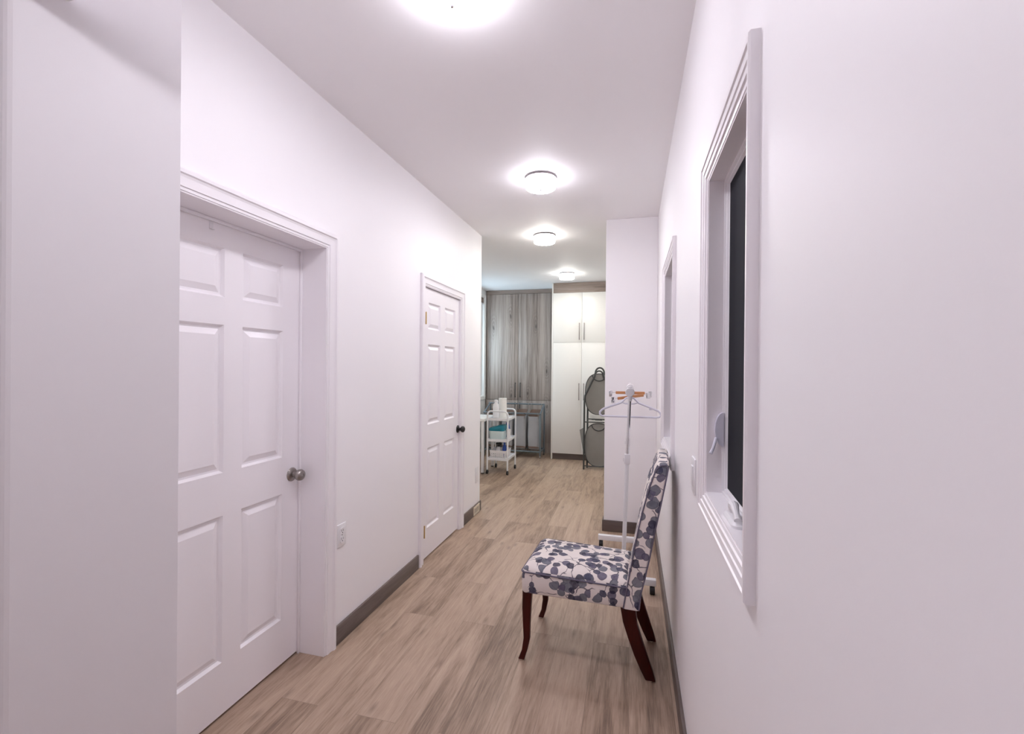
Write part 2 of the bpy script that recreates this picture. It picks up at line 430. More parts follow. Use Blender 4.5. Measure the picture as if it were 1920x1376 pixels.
# ---------------------------------------------------------------- trim profiles, doors
CASING = [(0, 0), (0, .007), (.010, .008), (.012, .012), (.020, .013), (.030, .0128), (.042, .014), (.050, .017), (.054, .0215), (.066, .0215), (.072, .019), (.075, .013), (.075, 0)]
def frame_sweep(bm, rect, prof, mapf, sides=3):
    a0, a1, b0, b1 = rect
    loops = []
    for w, t in prof:
        c = [(a0-w, b0 if sides == 3 else b0-w), (a0-w, b1+w), (a1+w, b1+w), (a1+w, b0 if sides == 3 else b0-w)]
        loops.append([bm.verts.new(mapf(u, v, t)) for u, v in c])
    n = len(loops)
    for k in range(n):
        A, B = loops[k], loops[(k+1) % n]
        for i in range(3 if sides == 3 else 4):
            j = (i+1) % 4
            bm.faces.new((A[i], A[j], B[j], B[i]))
    if sides == 3:
        bm.faces.new([l[0] for l in loops]); bm.faces.new([l[3] for l in reversed(loops)])
def six_panel(bm, y0, y1, z0, z1, cols, rows, xf, xb):
    """leaf front at x=xf (facing +X), back at xb"""
    ys = sorted({y0, y1, *[v for c in cols for v in c]}); zs = sorted({z0, z1, *[v for r in rows for v in r]})
    LO = [(0, 0), (.004, -.005), (.009, -.012), (.014, -.013), (.017, -.013), (.039, -.003), (.041, -.0022)]
    for a, b in zip(ys[:-1], ys[1:]):
        for c, d in zip(zs[:-1], zs[1:]):
            ispan = any(abs(a-p) < 1e-6 and abs(b-q) < 1e-6 for p, q in cols) and any(abs(c-p) < 1e-6 and abs(d-q) < 1e-6 for p, q in rows)
            if not ispan:
                bm.faces.new([bm.verts.new(p) for p in ((xf, a, c), (xf, b, c), (xf, b, d), (xf, a, d))]); continue
            prev = None
            for w, t in LO:
                cur = [bm.verts.new(p) for p in ((xf+t, a+w, c+w), (xf+t, b-w, c+w), (xf+t, b-w, d-w), (xf+t, a+w, d-w))]
                if prev:
                    for i in range(4): bm.faces.new((prev[i], prev[(i+1) % 4], cur[(i+1) % 4], cur[i]))
                prev = cur
            bm.faces.new(prev)
    F = [(xf, y0, z0), (xf, y1, z0), (xf, y1, z1), (xf, y0, z1)]; B = [(xb, p[1], p[2]) for p in F]
    for i in range(4):
        j = (i+1) % 4; bm.faces.new([bm.verts.new(p) for p in (F[i], F[j], B[j], B[i])])
    bm.faces.new([bm.verts.new(p) for p in reversed(B)])
ROWS = [(.225, .825), (1.0, 1.602), (1.715, 1.915)]
def make_door(name, label, D, leaf, cols, depth, knob, knob_mat, hinges):
    y0, y1, z0, z1 = D
    t = thing(name, (XL, (y0+y1)/2, 0), label, 'door', kind='structure')
    oy = (y0+y1)/2
    def loc(b):                                    # world -> thing space
        bmesh.ops.translate(b, verts=b.verts, vec=(-XL, -oy, 0)); return b
    bm = NB(); frame_sweep(bm, (y0+.006, y1-.006, 0, z1-.006), CASING, lambda u, v, w: (XL+w, u, v)); finish('casing', loc(bm), M['trim_white'], t, angle=12)
    bm = NB()
    box(bm, XL-.16, XL+.004, y0, y0+.012, 0, z1); box(bm, XL-.16, XL+.004, y1-.012, y1, 0, z1); box(bm, XL-.16, XL+.004, y0+.012, y1-.012, z1-.012, z1)
    if depth > .05:   # stop strips in front of a set-back leaf
        s = XL-depth
        box(bm, s+.0008, s+.012, y0+.012, y0+.024, 0, z1-.012, .002); box(bm, s+.0008, s+.012, y1-.024, y1-.012, 0, z1-.012, .002); box(bm, s+.002, s+.014, y0+.024, y1-.026, z1-.026, z1-.012, .003)
    finish('jamb', loc(bm), M['trim_white'], t)
    bm = NB(); six_panel(bm, leaf[0], leaf[1], .012, z1-.016, cols, ROWS, XL-depth, XL-depth-.035)
    lf = finish('leaf', loc(bm), M['door_paint'], t, angle=18)
    ky, kz = knob; xf = XL-depth
    bm = NB()
    lathe(bm, [(.0335, 0), (.0335, .003), (.030, .007), (.022, .011), (.013, .013), (.012, .026), (.016, .030), (.024, .036), (.0275, .045), (.0275, .051), (.024, .060), (.016, .065), (.007, .066), (.0065, .063), (.002, .063)], (xf, ky, kz), 'X', 28)
    finish('knob', loc(bm), knob_mat, lf, angle=40)
    for hz in hinges:
        bm = NB(); hy = leaf[0]+.002
        lathe(bm, [(.0055, -.045), (.0055, .045)], (XL+.007, hy, hz), 'Z', 10); box(bm, XL-.008, XL+.004, hy, hy+.006, hz-.044, hz+.044)
        finish('hinge', loc(bm), M['brass'], t)
    return t
d1 = make_door('door_1', 'near white six panel door set deep in its frame, brushed nickel knob', D1, (D1[0]+.014, D1[1]-.014), [(1.275, 1.512), (1.603, 1.838)], .145, (1.902, .905), M['nickel'], [])
d2 = make_door('door_2', 'far white six panel door with black knob and brass hinges', D2, (D2[0]+.014, D2[1]-.012), [(3.162, 3.385), (3.475, 3.698)], .012, (3.775, .888), M['black_metal'], [.225, 1.79])
# hook over the top of the near door
bm = NB(); xf = XL-.145
box(bm, xf+.0005, xf+.003, 1.440, 1.456, 1.972, 2.010); box(bm, xf+.003, xf+.012, 1.440, 1.456, 1.972, 1.975); box(bm, xf-.036, xf+.003, 1.440, 1.456, 2.0105, 2.0125)
info(finish('over_door_hook', bm, M['white_plastic'], None), 'small white hook hung over the top of the near door', 'hook')

# ---------------------------------------------------------------- windows
WCASE = [(0, 0), (0, .006), (.008, .0075), (.010, .0115), (.022, .0120), (.024, .0150), (.040, .0155), (.042, .0190), (.052, .0195), (.055, .016), (.055, 0)]
def right_window(name, label, Wd, hardware):
    y0, y1, z0, z1 = Wd
    cx, cy, cz = XR, (y0+y1)/2, z0
    t = thing(name, (cx, cy, cz), label, 'window', kind='structure')
    def loc(b): bmesh.ops.translate(b, verts=b.verts, vec=(-cx, -cy, -cz)); return b
    bm = NB(); frame_sweep(bm, (y0+.003, y1-.003, z0+.003, z1-.003), WCASE, lambda u, v, w: (XR-w, u, v), 4); finish('casing', loc(bm), M['trim_white'], t, angle=12)
    xs = XR+.036
    bm = NB()
    for (a, b, c, d) in ((y0, y0+.008, z0, z1), (y1-.008, y1, z0, z1), (y0+.008, y1-.008, z0, z0+.008), (y0+.008, y1-.008, z1-.008, z1)): box(bm, XR-.004, XR+.12, a, b, c, d)
    finish('jamb', loc(bm), M['trim_white'], t)
    prof = [(0, 0), (0, .055), (-.006, .055), (-.008, .050), (-.014, .050), (-.017, .044), (-.029, .042), (-.029, 0)]
    bm = NB(); frame_sweep(bm, (y0+.008, y1-.008, z0+.008, z1-.008), prof, lambda u, v, w: (xs+.055-w, u, v), 4); fr = finish('sash', loc(bm), M['white_plastic'], t)
    bm = NB(); box(bm, xs+.010, xs+.012, y0+.035, y1-.035, z0+.028, z1-.028); finish('insect_screen', loc(bm), M['screen'], t)
    bm = NB(); box(bm, xs+.040, xs+.044, y0+.028, y1-.028, z0+.028, z1-.028); finish('pane', loc(bm), M['glass'], t)
    if hardware:
        # half-oval latch cover with its lever on the far reveal
        bm = NB(); poly = [(XR+.0375 - .022*math.sin(a), 1.275 + .047*math.cos(a)) for a in [PI*i/16 for i in range(17)]]
        prism(bm, poly, 'Y', y1-.024, y1-.0085)
        lt = finish('latch', loc(bm), M['hanger_plastic'], t)
        bm = NB(); tube(bm, [(XR+.018, y1-.026, 1.252), (XR+.008, y1-.04, 1.225), (XR+.001, y1-.046, 1.212)], [.0045, .004, .005], 8)
        finish('lever', loc(bm), M['hanger_plastic'], lt)
        # folding crank on the sill
        bm = NB(); b = bmesh.new(); cyk, czk = 1.128, z0+.008
        poly = [(p[0], p[1]) for p in rrect(.017, .055, .016, 6, XR+.020, cyk)]
        ring_strip(b, [[(x, y, czk) for x, y in poly], [(x, y, czk+.006) for x, y in poly], [(XR+.02+(x-XR-.02)*.7, cyk+(y-cyk)*.8, czk+.014) for x, y in poly]]); add(bm, b)
        ck = finish('crank', loc(bm), M['white_plastic'], t)
        bm = NB(); b = bmesh.new()
        pts = [(XR+.022, cyk+.028, czk+.012), (XR+.020, cyk+.018, czk+.032), (XR+.018, cyk-.004, czk+.034), (XR+.017, cyk-.03, czk+.024), (XR+.017, cyk-.044, czk+.016)]
        tube(bm, pts, [.009, .012, .009, .006, .008], 10)
        finish('crank_handle', loc(bm), M['white_plastic'], ck)
    return t
right_window('window_1', 'near window in the right wall with white casing and dark insect screen', W1, True)
right_window('window_2', 'far window in the right wall behind the patterned chair', W2, False)

def laundry_window():
    y0, y1, z0, z1 = W3; X = -2.455
    t = thing('window_3', (X, (y0+y1)/2, z0), 'bright laundry window beside the grey wood cabinet', 'window', kind='structure'); c = Vector((-X, -(y0+y1)/2, -z0))
    def loc(b): bmesh.ops.translate(b, verts=b.verts, vec=c); return b
    bm = NB(); frame_sweep(bm, (y0, y1, z0, z1), [(w*1.1, d) for w, d in WCASE], lambda u, v, w: (X+w, u, v), 4); finish('casing', loc(bm), M['white_laminate'], t)
    bm = NB(); frame_sweep(bm, (y0, y1, z0, z1), [(0, 0), (0, .06), (-.05, .06), (-.05, 0)], lambda u, v, w: (X-.10+w, u, v), 4); box(bm, X-.1, X-.04, 6.90, 6.95, z0+.05, z1-.05); finish('sash', loc(bm), M['white_plastic'], t)
    bm = NB(); box(bm, X-.075, X-.07, y0+.04, 6.905, z0+.04, z1-.04); finish('pane', loc(bm), M['glass'], t)
    bm = NB(); box(bm, X-.075, X-.07, 6.945, y1-.04, z0+.04, z1-.04); finish('pane', loc(bm), M['glass'], t)
    b = thing('window_blind', (X-.02, (y0+y1)/2, z1), 'raised blind with grey headrail inside the bright laundry window', 'blind')
    bm = NB(); box(bm, -.018, .014, -(y1-y0)/2+.005, (y1-y0)/2-.005, -.08, -.002, .004); finish('headrail', bm, M['grey_oak_flat'], b)
    bm = NB()
    for k in range(5): box(bm, -.012, .010, -(y1-y0)/2+.01, (y1-y0)/2-.01, -.086-.005*k, -.0835-.005*k)
    finish('slats', bm, M['white_plastic'], b)
laundry_window()

# ---------------------------------------------------------------- ceiling lamps
def lamp(loc, mat, label):
    t = thing('ceiling_lamp', loc, label, 'lamp', 'round ceiling lamps')
    bm = NB(); lathe(bm, [(.055, 0), (.055, -.010), (.106, -.0105), (.108, -.013), (.106, -.016), (.002, -.016)], (0, 0, 0), 'Z', 40); finish('canopy', bm, M['lamp_metal'], t)
    bm = NB(); lathe(bm, [(.102, -.0165), (.1035, -.022), (.1035, -.070), (.101, -.076), (.095, -.080), (.060, -.082), (.010, -.082)], (0, 0, 0), 'Z', 40); finish('diffuser', bm, mat, t)
    bm = NB(); lathe(bm, [(.004, -.0815), (.008, -.084), (.008, -.088), (.005, -.093), (.0005, -.094)], (0, 0, 0), 'Z', 14); finish('finial', bm, M['chrome'], t)
    return t
l1 = lamp((-.595, 1.44, ZC), M['lamp_hall'], 'large ceiling lamp nearest the camera, cut off by the top of the photo')
dup(l1, (-.615, 3.09, ZC), 'second ceiling lamp, in the hallway before the far door')
l3 = lamp((-.845, 4.46, ZC), M['lamp_laundry'], 'third ceiling lamp, just past the narrow wall')
dup(l3, (-.885, 6.36, ZC), 'ceiling lamp right in front of the white cabinet')
dup(l3, (.34, 5.75, ZC), 'ceiling lamp in the laundry room hidden past the narrow wall')
lamp((-.595, .15, ZC), M['lamp_entry'], 'ceiling lamp over the camera, before the wall strip')

# ---------------------------------------------------------------- outlets, switch, vent
def plate(name, x, y, z, w, h, sgn, label, cat, kind):
    t = thing(name, (x, y, z), label, cat)
    bm = NB(); box(bm, 0 if sgn > 0 else -.006, .006 if sgn > 0 else 0, -w/2, w/2, -h/2, h/2, .002); pl = finish('cover_plate', bm, M['white_plastic'], t)
    if kind == 'outlet':
        for dz in (.021, -.021):
            bm = NB(); poly = rrect(.017, .0165, .009, 5, 0, dz); prism(bm, poly, 'X', .006, .0085); r = finish('receptacle', bm, M['white_plastic'], t)
            bm = NB(); box(bm, .0084, .0092, -.0082, -.0060, dz-.002, dz+.008); box(bm, .0084, .0092, .0058, .0080, dz-.002, dz+.007); lathe(bm, [(.003, .0084), (.003, .0092)], (0, 0, dz-.009), 'X', 10); finish('slots', bm, M['dark_slot'], r)
        bm = NB(); lathe(bm, [(.0025, .006), (.0025, .0078)], (0, 0, 0), 'X', 10); finish('screw', bm, M['dark_slot'], t)
    elif kind == 'switch':
        bm = NB(); box(bm, -.0105, -.0055, -.0165, .0165, -.033, .033, .002); finish('rocker', bm, M['white_plastic'], t)
    else:
        bm = NB(); box(bm, .0055, .0075, -.016, .016, -.033, .033, .001); finish('insert', bm, M['white_plastic'], t)
plate('wall_outlet', XL, 2.095, .555, .072, .118, 1, 'white double wall outlet beside the near door casing', 'outlet', 'outlet')
plate('wall_plate', XL, 4.262, .375, .078, .150, 1, 'blank white wall plate above the floor vent', 'wall plate', 'blank')
plate('light_switch', XR, 1.652, 1.082, .072, .118, -1, 'white rocker switch between the chair and the near window', 'switch', 'switch')
t = thing('floor_vent', (XL+.0135, 4.225, .012), 'cream vent set into the dark baseboard past the far door', 'vent')
bm = NB(); frame_sweep(bm, (-.068, .068, .012, .062), [(0, 0), (0, .004), (.012, .006), (.016, .003), (.016, 0)], lambda u, v, w: (w, u, v), 4); finish('frame', bm, M['cream'], t)
bm = NB(); box(bm, 0, .002, -.068, .068, .012, .062); finish('backing', bm, M['dark_slot'], t)
bm = NB()
for k in range(4): box(bm, .002, .004, -.067, .067, .016+.0125*k, .022+.0125*k)
box(bm, .003, .007, .01, .03, .03, .036); finish('slats', bm, M['cream'], t)

# ---------------------------------------------------------------- upholstered chair
def chair():
    ox, oy = -.2, 2.385
    t = thing('dining_chair', (ox, oy, 0), 'upholstered chair in white fabric with navy leaf print and dark red legs', 'chair', rz=-.055)
    # seat: front is -x.  Half width .212 in front, .20 at the back
    def outline(inset, drop=0):
        xf, xb = -.305+inset, .205-inset*.3; hf, hb = .213-inset, .204-inset
        pts = []; r = max(.022-inset*.1, .01)
        crn = [(xb, hb), (xf, hf), (xf, -hf), (xb, -hb)]
        sg = [(-1, -1), (1, -1), (1, 1), (-1, 1)]
        for q, ((x, y), (sx, sy)) in enumerate(zip(crn, sg)):
            for i in range(6):
                a = q*PI/2 + i*PI/10
                pts.append((x + sx*r + r*math.cos(a), y + sy*r + r*math.sin(a)))
        return pts
    def zc(x): return .437 - .008*((x+.30)/.5)
    rings = []
    for inset, dz in ((.012, -.104), (.003, -.101), (0, -.095), (-.002, -.05), (0, -.004), (.001, 0), (.004, .009), (.014, .020), (.035, .030), (.07, .037), (.11, .041), (.16, .043)):
        rings.append([(x, y, (zc(x) if dz > -.09 else .437) + dz) for x, y in outline(inset)])
    bm = NB(); ring_strip(bm, rings); st = finish('seat', bm, M['leaf_fabric'], t, angle=60); box_uv(st)
    bm = NB(); tube(bm, [(x, y, zc(x)+.001) for x, y in outline(-.0015)], .0036, 8, True); finish('piping', bm, M['piping'], st)
    # backrest
    prof = [(.333, -.018, .056), (.336, -.021, .058), (.413, -.009, .066), (.475, .002, .081), (.587, .022, .104), (.70, .041, .124), (.80, .063, .144), (.90, .089, .163), (.955, .107, .173), (.985, .118, .178), (1.003, .127, .179), (1.012, .137, .172)]
    rings = []
    for k, (z, xf, xb) in enumerate(prof):
        xf, xb = xf+.2-.002, xb+.2-.002; hw = .205 + .004*(z-.33)
        if k >= len(prof)-2: hw -= .004 + .010*(k-len(prof)+2)
        r = min(.014, (xb-xf)*.35)
        ring = []
        N = 40
        for i in range(N+1):      # front face with channels, from +y to -y
            y = (hw-r) - 2*(hw-r)*i/N
            ch = .006*abs(math.sin(PI*5*i/N)) if .45 < z < 1.0 else .002
            ring.append((xf - ch + (.006 if .45 < z < 1.0 else .002), y))
        for i in range(1, 5): a = PI + PI/2*i/5; ring.append((xf + r + r*math.cos(a), -hw + r + r*math.sin(a)))
        ring.append((xf+r, -hw)); ring.append((xb-r, -hw))
        for i in range(1, 5): a = -PI/2 + PI/2*i/5; ring.append((xb - r + r*math.cos(a), -hw + r + r*math.sin(a)))
        for i in range(N+1): ring.append((xb, -(hw-r) + 2*(hw-r)*i/N))
        for i in range(1, 5): a = PI/2*i/5; ring.append((xb - r + r*math.cos(a), hw - r + r*math.sin(a)))
        ring.append((xb-r, hw)); ring.append((xf+r, hw))
        for i in range(1, 5): a = PI/2 + PI/2*i/5; ring.append((xf + r + r*math.cos(a), hw - r + r*math.sin(a)))
        rings.append([(x, y, z) for x, y in ring])
    bm = NB(); ring_strip(bm, rings); bk = finish('backrest', bm, M['leaf_fabric'], t, angle=60); box_uv(bk)
    for s in (-1, 1):
        bm = NB()
        f = [(xf+.2+.004, s*(.2055+.004*(z-.33)), z) for z, xf, xb in prof[1:-2]]; b = [(xb+.2-.006, s*(.2055+.004*(z-.33)), z) for z, xf, xb in prof[1:-2]]
        mid = (prof[-2][1]+prof[-2][2])/2+.2
        tube(bm, f + [(mid-.012, s*.2055, 1.003), (mid+.012, s*.2055, 1.006)] + b[::-1], .0032, 8)
        finish('piping', bm, M['piping'], bk)
    # legs
    FL = [(.34, -.478, .047, .036), (.26, -.481, .043, .034), (.18, -.480, .036, .031), (.11, -.478, .031, .028), (.05, -.488, .027, .026), (.012, -.501, .030, .027), (.006, -.503, .030, .027)]
    RL = [(.345, .000, .070, .034), (.26, .012, .065, .033), (.19, .034, .064, .031), (.11, .062, .062, .029), (.05, .086, .056, .028), (.006, .104, .046, .027)]
    def leg(P, yt, yb):
        bm = NB(); rings = []
        for z, x, w, d in P:
            yy = yt + (yb-yt)*(1-z/.34); rings.append([(px+x+.2, py+yy, z) for px, py in rrect(w/2, d/2, .006, 3)])
        ring_strip(bm, list(reversed(rings)))
        lg = finish('leg', bm, M['mahogany'], t, angle=40)
        bm = NB(); lathe(bm, [(.010, 0), (.012, .004), (.010, .0065)], (P[-1][1]+.2, yb, 0), 'Z', 12); finish('glide', bm, M['cream'], lg)
    for s in (-1, 1):
        leg(FL, s*.188, s*.198); leg(RL, s*.172, s*.160)
chair()

# ---------------------------------------------------------------- garment rack and hangers
def caster(bm, x, y, r, w=.016, ax='X'):
    prof = [(r*.5, -w/2), (r*.92, -w/2), (r, -w/2+.003), (r, w/2-.003), (r*.92, w/2), (r*.5, w/2)]
    lathe(bm, prof, (x, y, r), ax, 18)
    box(bm, x-.009, x+.009, y-.010, y+.010, r*1.2, 2*r+.010, .003)
RK = (-.045, 3.05, 3.75)
def rack():
    x, ya, yb = RK
    t = thing('garment_rack', (x, (ya+yb)/2, 0), 'white and chrome garment rack on casters behind the chair', 'clothes rack'); h = (yb-ya)/2
    LEAN = .034
    for s in (-1, 1):
        bm = NB(); box(bm, -.205, .205, s*h-.018, s*h+.018, .058, .098, .003); fb = finish('foot_bar', bm, M['white_metal'], t)
        for q in (-1, 1):
            bm = NB(); caster(bm, q*.183, s*h, .026, .030); finish('caster', bm, M['black_rubber'], fb)
        bm = NB(); tube(bm, [(0, s*h, .085), (LEAN*.62, s*h, .85)], .0135, 14); finish('lower_tube', bm, M['white_metal'], t)
        bm = NB(); box(bm, LEAN*.62-.018, LEAN*.62+.018, s*h-.018, s*h+.018, .82, .885, .005); box(bm, LEAN*.62-.026, LEAN*.62-.016, s*h-.006, s*h+.006, .835, .86, .002); finish('clamp', bm, M['white_plastic'], t)
        bm = NB(); tube(bm, [(LEAN*.6, s*h, .84), (LEAN, s*h, 1.25)], .0105, 14); finish('upper_tube', bm, M['chrome'], t)
        bm = NB(); lathe(bm, [(.012, -.05), (.0155, -.03), (.0155, -.012)], (LEAN, s*h, 1.275), 'Z', 16); lathe(bm, [(.010, -.020), (.026, -.018), (.029, -.012), (.029, .012), (.026, .018), (.010, .020)], (LEAN, s*h, 1.283), 'Y', 22); box(bm, LEAN-.012, LEAN+.014, s*h-.012, s*h+.012, 1.305, 1.322, .004); finish('joint', bm, M['white_plastic'], t)
    bm = NB(); tube(bm, [(0, -h+.015, .07), (0, h-.015, .07)], .009, 10); finish('spine', bm, M['white_metal'], t)
    bm = NB(); tube(bm, [(LEAN, -h+.01, 1.283), (LEAN, h-.01, 1.283)], .0095, 14); finish('rail', bm, M['chrome'], t)
rack()
HX = RK[0]+.034
def hook_pts(z0, r=.0165):
    """wire hook over the rail (centre at z=0), stem down to z0"""
    return [(0, 0, z0), (0, 0, -.040), (.010, 0, -.030)] + [(r*math.cos(a), 0, r*math.sin(a)) for a in [-.9 + (PI+.7)*i/12 for i in range(13)]]
def plastic_hanger(y, rz):
    t = thing('plastic_hanger', (HX, y, 1.283), 'white plastic clothes hanger on the garment rack', 'hanger', rz=rz)
    zt = -.045
    L = [(0, 0, zt), (-.028, 0, zt-.010), (-.060, 0, zt-.042), (-.13, 0, zt-.068), (-.187, 0, zt-.092), (-.203, 0, zt-.108), (-.204, 0, zt-.124), (-.194, 0, zt-.135), (-.178, 0, zt-.138)]
    R = [(-x, yy, z) for x, yy, z in reversed(L[1:])]
    loop = L + R
    bm = NB(); tube(bm, loop, .0068, 10, True); tube(bm, [(-.055, 0, zt-.038), (-.03, 0, zt-.048), (.03, 0, zt-.048), (.055, 0, zt-.038)], .0045, 8)
    for k in range(14):
        f = k/13; box(bm, -.075-.105*f-.002, -.075-.105*f+.002, -.007, .007, zt-.044-.041*f, zt-.037-.041*f)
    box(bm, .128, .150, -.003, .003, zt-.088, zt-.072, .002)
    tube(bm, hook_pts(zt), .0042, 8)
    finish('body', bm, M['hanger_plastic'], t)
plastic_hanger(3.28, .04)
def clip_hanger(y, rz, drop, label, tilt=0.0):
    t = thing('clip_hanger', (HX, y, 1.283), label, 'hanger', 'wooden clip hangers', rz=rz); t.rotation_euler[1] = tilt
    z = -.040-drop
    bm = NB(); tube(bm, hook_pts(z+.008), .0022, 8); finish('hook', bm, M['chrome'], t)
    bm = NB(); box(bm, -.105, .105, -.0065, .0065, z-.010, z+.010, .003); finish('bar', bm, M['hanger_wood'], t)
    bm = NB(); tube(bm, [(-.155, 0, z), (.155, 0, z)], .002, 8); finish('rod', bm, M['chrome'], t)
    for s in (-1, 1):
        bm = NB(); x = s*.142
        box(bm, x-.011, x+.011, -.010, -.005, z-.030, z+.014, .002); box(bm, x-.011, x+.011, .005, .010, z-.030, z+.014, .002); lathe(bm, [(.006, -.011), (.006, .011)], (x, 0, z), 'X', 12); finish('clip', bm, M['chrome'], t)
clip_hanger(3.52, .02, -.010, 'straight wooden trouser hanger with two metal clips on the rack')
clip_hanger(3.40, .55, .012, 'turned wooden trouser hanger hanging at an angle on the rack', -.10)

# ---------------------------------------------------------------- cabinets
def pull(bm, x, y, z0, z1, off=.028, r=.005):
    box(bm, x-r, x+r, y-off-r, y-off+r, z0, z1, .0015)
    for z in (z0+.012, z1-.012): box(bm, x-r, x+r, y-off, y, z-r, z+r)
def grey_cabinet():
    x0, x1, yf, yb = -2.442, -1.235, 7.56, Y_FAR
    t = thing('tall_cabinet', (x0, yf, 0), 'tall grey wood cabinet behind the laundry sorter', 'cabinet')
    w = x1-x0; xm = .574; d = yb-yf
    bm = NB(); box(bm, 0, w, .020, d-.002, .0, ZC-.002); finish('body', bm, M['grey_oak'], t, False)
    bm = NB(); box(bm, .0, w, .0, .0195, 2.672, ZC-.003); finish('top_filler', bm, M['grey_oak_flat'], t, False)
    bm = NB(); box(bm, .0, w, .0, .0195, .0, .165); finish('drawer', bm, M['grey_oak'], t, False)
    for a, b, s in ((.003, xm-.003, -1), (xm+.003, w-.003, 1)):
        for z0, z1, hz in ((.170, .865, (.60, .83)), (.871, 2.667, (.915, 1.165))):
            bm = NB(); box(bm, a, b, .0, .0195, z0, z1, .0012); dr = finish('door', bm, M['grey_oak'], t)
            bm = NB(); pull(bm, xm+s*.042, 0, *hz); finish('handle', bm, M['black_metal'], dr)
grey_cabinet()
def white_cabinet():
    x0, x1, yf, yb = -1.212, -.282, 7.07, Y_FAR
    t = thing('tall_cabinet', (x0, yf, 0), 'tall white cabinet with wood strip on top, behind the grey drying rack', 'cabinet')
    w = x1-x0; d = yb-yf; xm = .465
    bm = NB(); box(bm, -.0, .019, -.0, d-.002, 0, ZC-.002, .001); finish('side_panel', bm, M['white_laminate'], t)
    bm = NB(); box(bm, w-.019, w, 0, d-.002, 0, ZC-.002, .001); finish('side_panel', bm, M['white_laminate'], t)
    bm = NB(); box(bm, .0195, w-.0195, .024, d-.002, .095, ZC-.003); finish('body', bm, M['white_laminate'], t, False)
    bm = NB(); box(bm, .0195, w-.0195, .002, .0235, 2.585, ZC-.003); finish('top_filler', bm, M['grey_oak_flat'], t, False)
    bm = NB(); box(bm, .0195, w-.0195, .05, .07, 0, .094); finish('toe_kick', bm, M['base_oak_x'], t, False)
    for a, b, s in ((.021, xm-.0015, -1), (xm+.0015, w-.021, 1)):
        for z0, z1, hz in ((.098, 1.812, (.93, 1.19)), (1.816, 2.582, (1.855, 2.115))):
            bm = NB(); box(bm, a, b, .0, .0225, z0, z1, .001); dr = finish('door', bm, M['white_laminate'], t)
            bm = NB(); pull(bm, xm+s*.036, 0, *hz); finish('handle', bm, M['pull_metal'], dr)
white_cabinet()

# ---------------------------------------------------------------- folded drying rack
def drying_rack():
    x, y = -.445, 6.53
    t = thing('drying_rack', (x, y, 0), 'folded dark tube drying rack with two rounded grey mesh panels against white cabinet', 'drying rack')
    def aframe(yy, name, hw, top, za, lean, foot=0.0):
        # legs straight up, bending in to a rounded apex
        left = [(-hw, yy, foot), (-hw, yy+lean*.5, za-.10), (-hw+.006, yy+lean*.55, za), (-.062, yy+lean*.92, top-.075)]
        top_a = [(.062*math.cos(a)*-1, yy+lean, top-.075+.075*math.sin(a)) for a in [PI*i/10 for i in range(1, 10)]]
        right = [(-px, py, pz) for px, py, pz in reversed(left)]
        bm = NB(); tube(bm, left + top_a + right, .0125, 10); return finish(name, bm, M['dark_tube'], t)
    aframe(-.03, 'front_frame', .200, 1.385, 1.03, .06)
    aframe(.10, 'rear_frame', .165, 1.43, 1.10, .06)
    for z, yy in ((.665, .0), (.05, -.02)):
        bm = NB(); tube(bm, [(-.20, yy-.01, z), (.20, yy-.01, z)], .008, 8); tube(bm, [(-.165, yy+.115, z+.03), (.165, yy+.115, z+.03)], .008, 8); finish('cross_bar', bm, M['dark_tube'], t)
    bm = NB(); box(bm, -.05, .05, .01, .06, .690, .71, .004); tube(bm, [(-.10, .03, .70), (.10, .05, .70)], .007, 8); finish('lock_bar', bm, M['dark_tube'], t)
    def panel(cz, hw, hz, yy, tilt, p=2.6):
        pts = []
        for i in range(48):
            a = 2*PI*i/48; c, s = math.cos(a), math.sin(a)
            pts.append((hw*math.copysign(abs(c)**(2/p), c), hz*math.copysign(abs(s)**(2/p), s)))
        def P(u, v, k): return (u, yy + k + tilt*v, cz + v)
        bm = NB(); ring_strip(bm, [[P(u*.965, v*.98, -.004) for u, v in pts], [P(u, v, 0) for u, v in pts], [P(u*.965, v*.98, .004) for u, v in pts]])
        pn = finish('mesh_panel', bm, M['grey_mesh'], t)
        bm = NB(); tube(bm, [P(u, v, 0) for u, v in pts], .0065, 8, True); finish('rim', bm, M['dark_tube'], pn)
        bm = NB(); ap = [P(.095*math.cos(a), hz-.015 - .085*math.sin(a), -.008) for a in [PI*i/14 for i in range(15)]]; tube(bm, ap, .007, 8); finish('handle', bm, M['dark_tube'], pn)
    panel(1.060, .190, .285, .020, .06); panel(.345, .192, .300, .010, .03)
    # slack corner of fabric at the side
    bm = NB(); A = [(-.205, -.012, .585), (-.268, .03, .545), (-.25, .025, .44), (-.215, -.005, .27)]
    ring_strip(bm, [A, [(a+.004, b+.012, c) for a, b, c in A]]); finish('side_pocket', bm, M['grey_mesh'], t)
drying_rack()

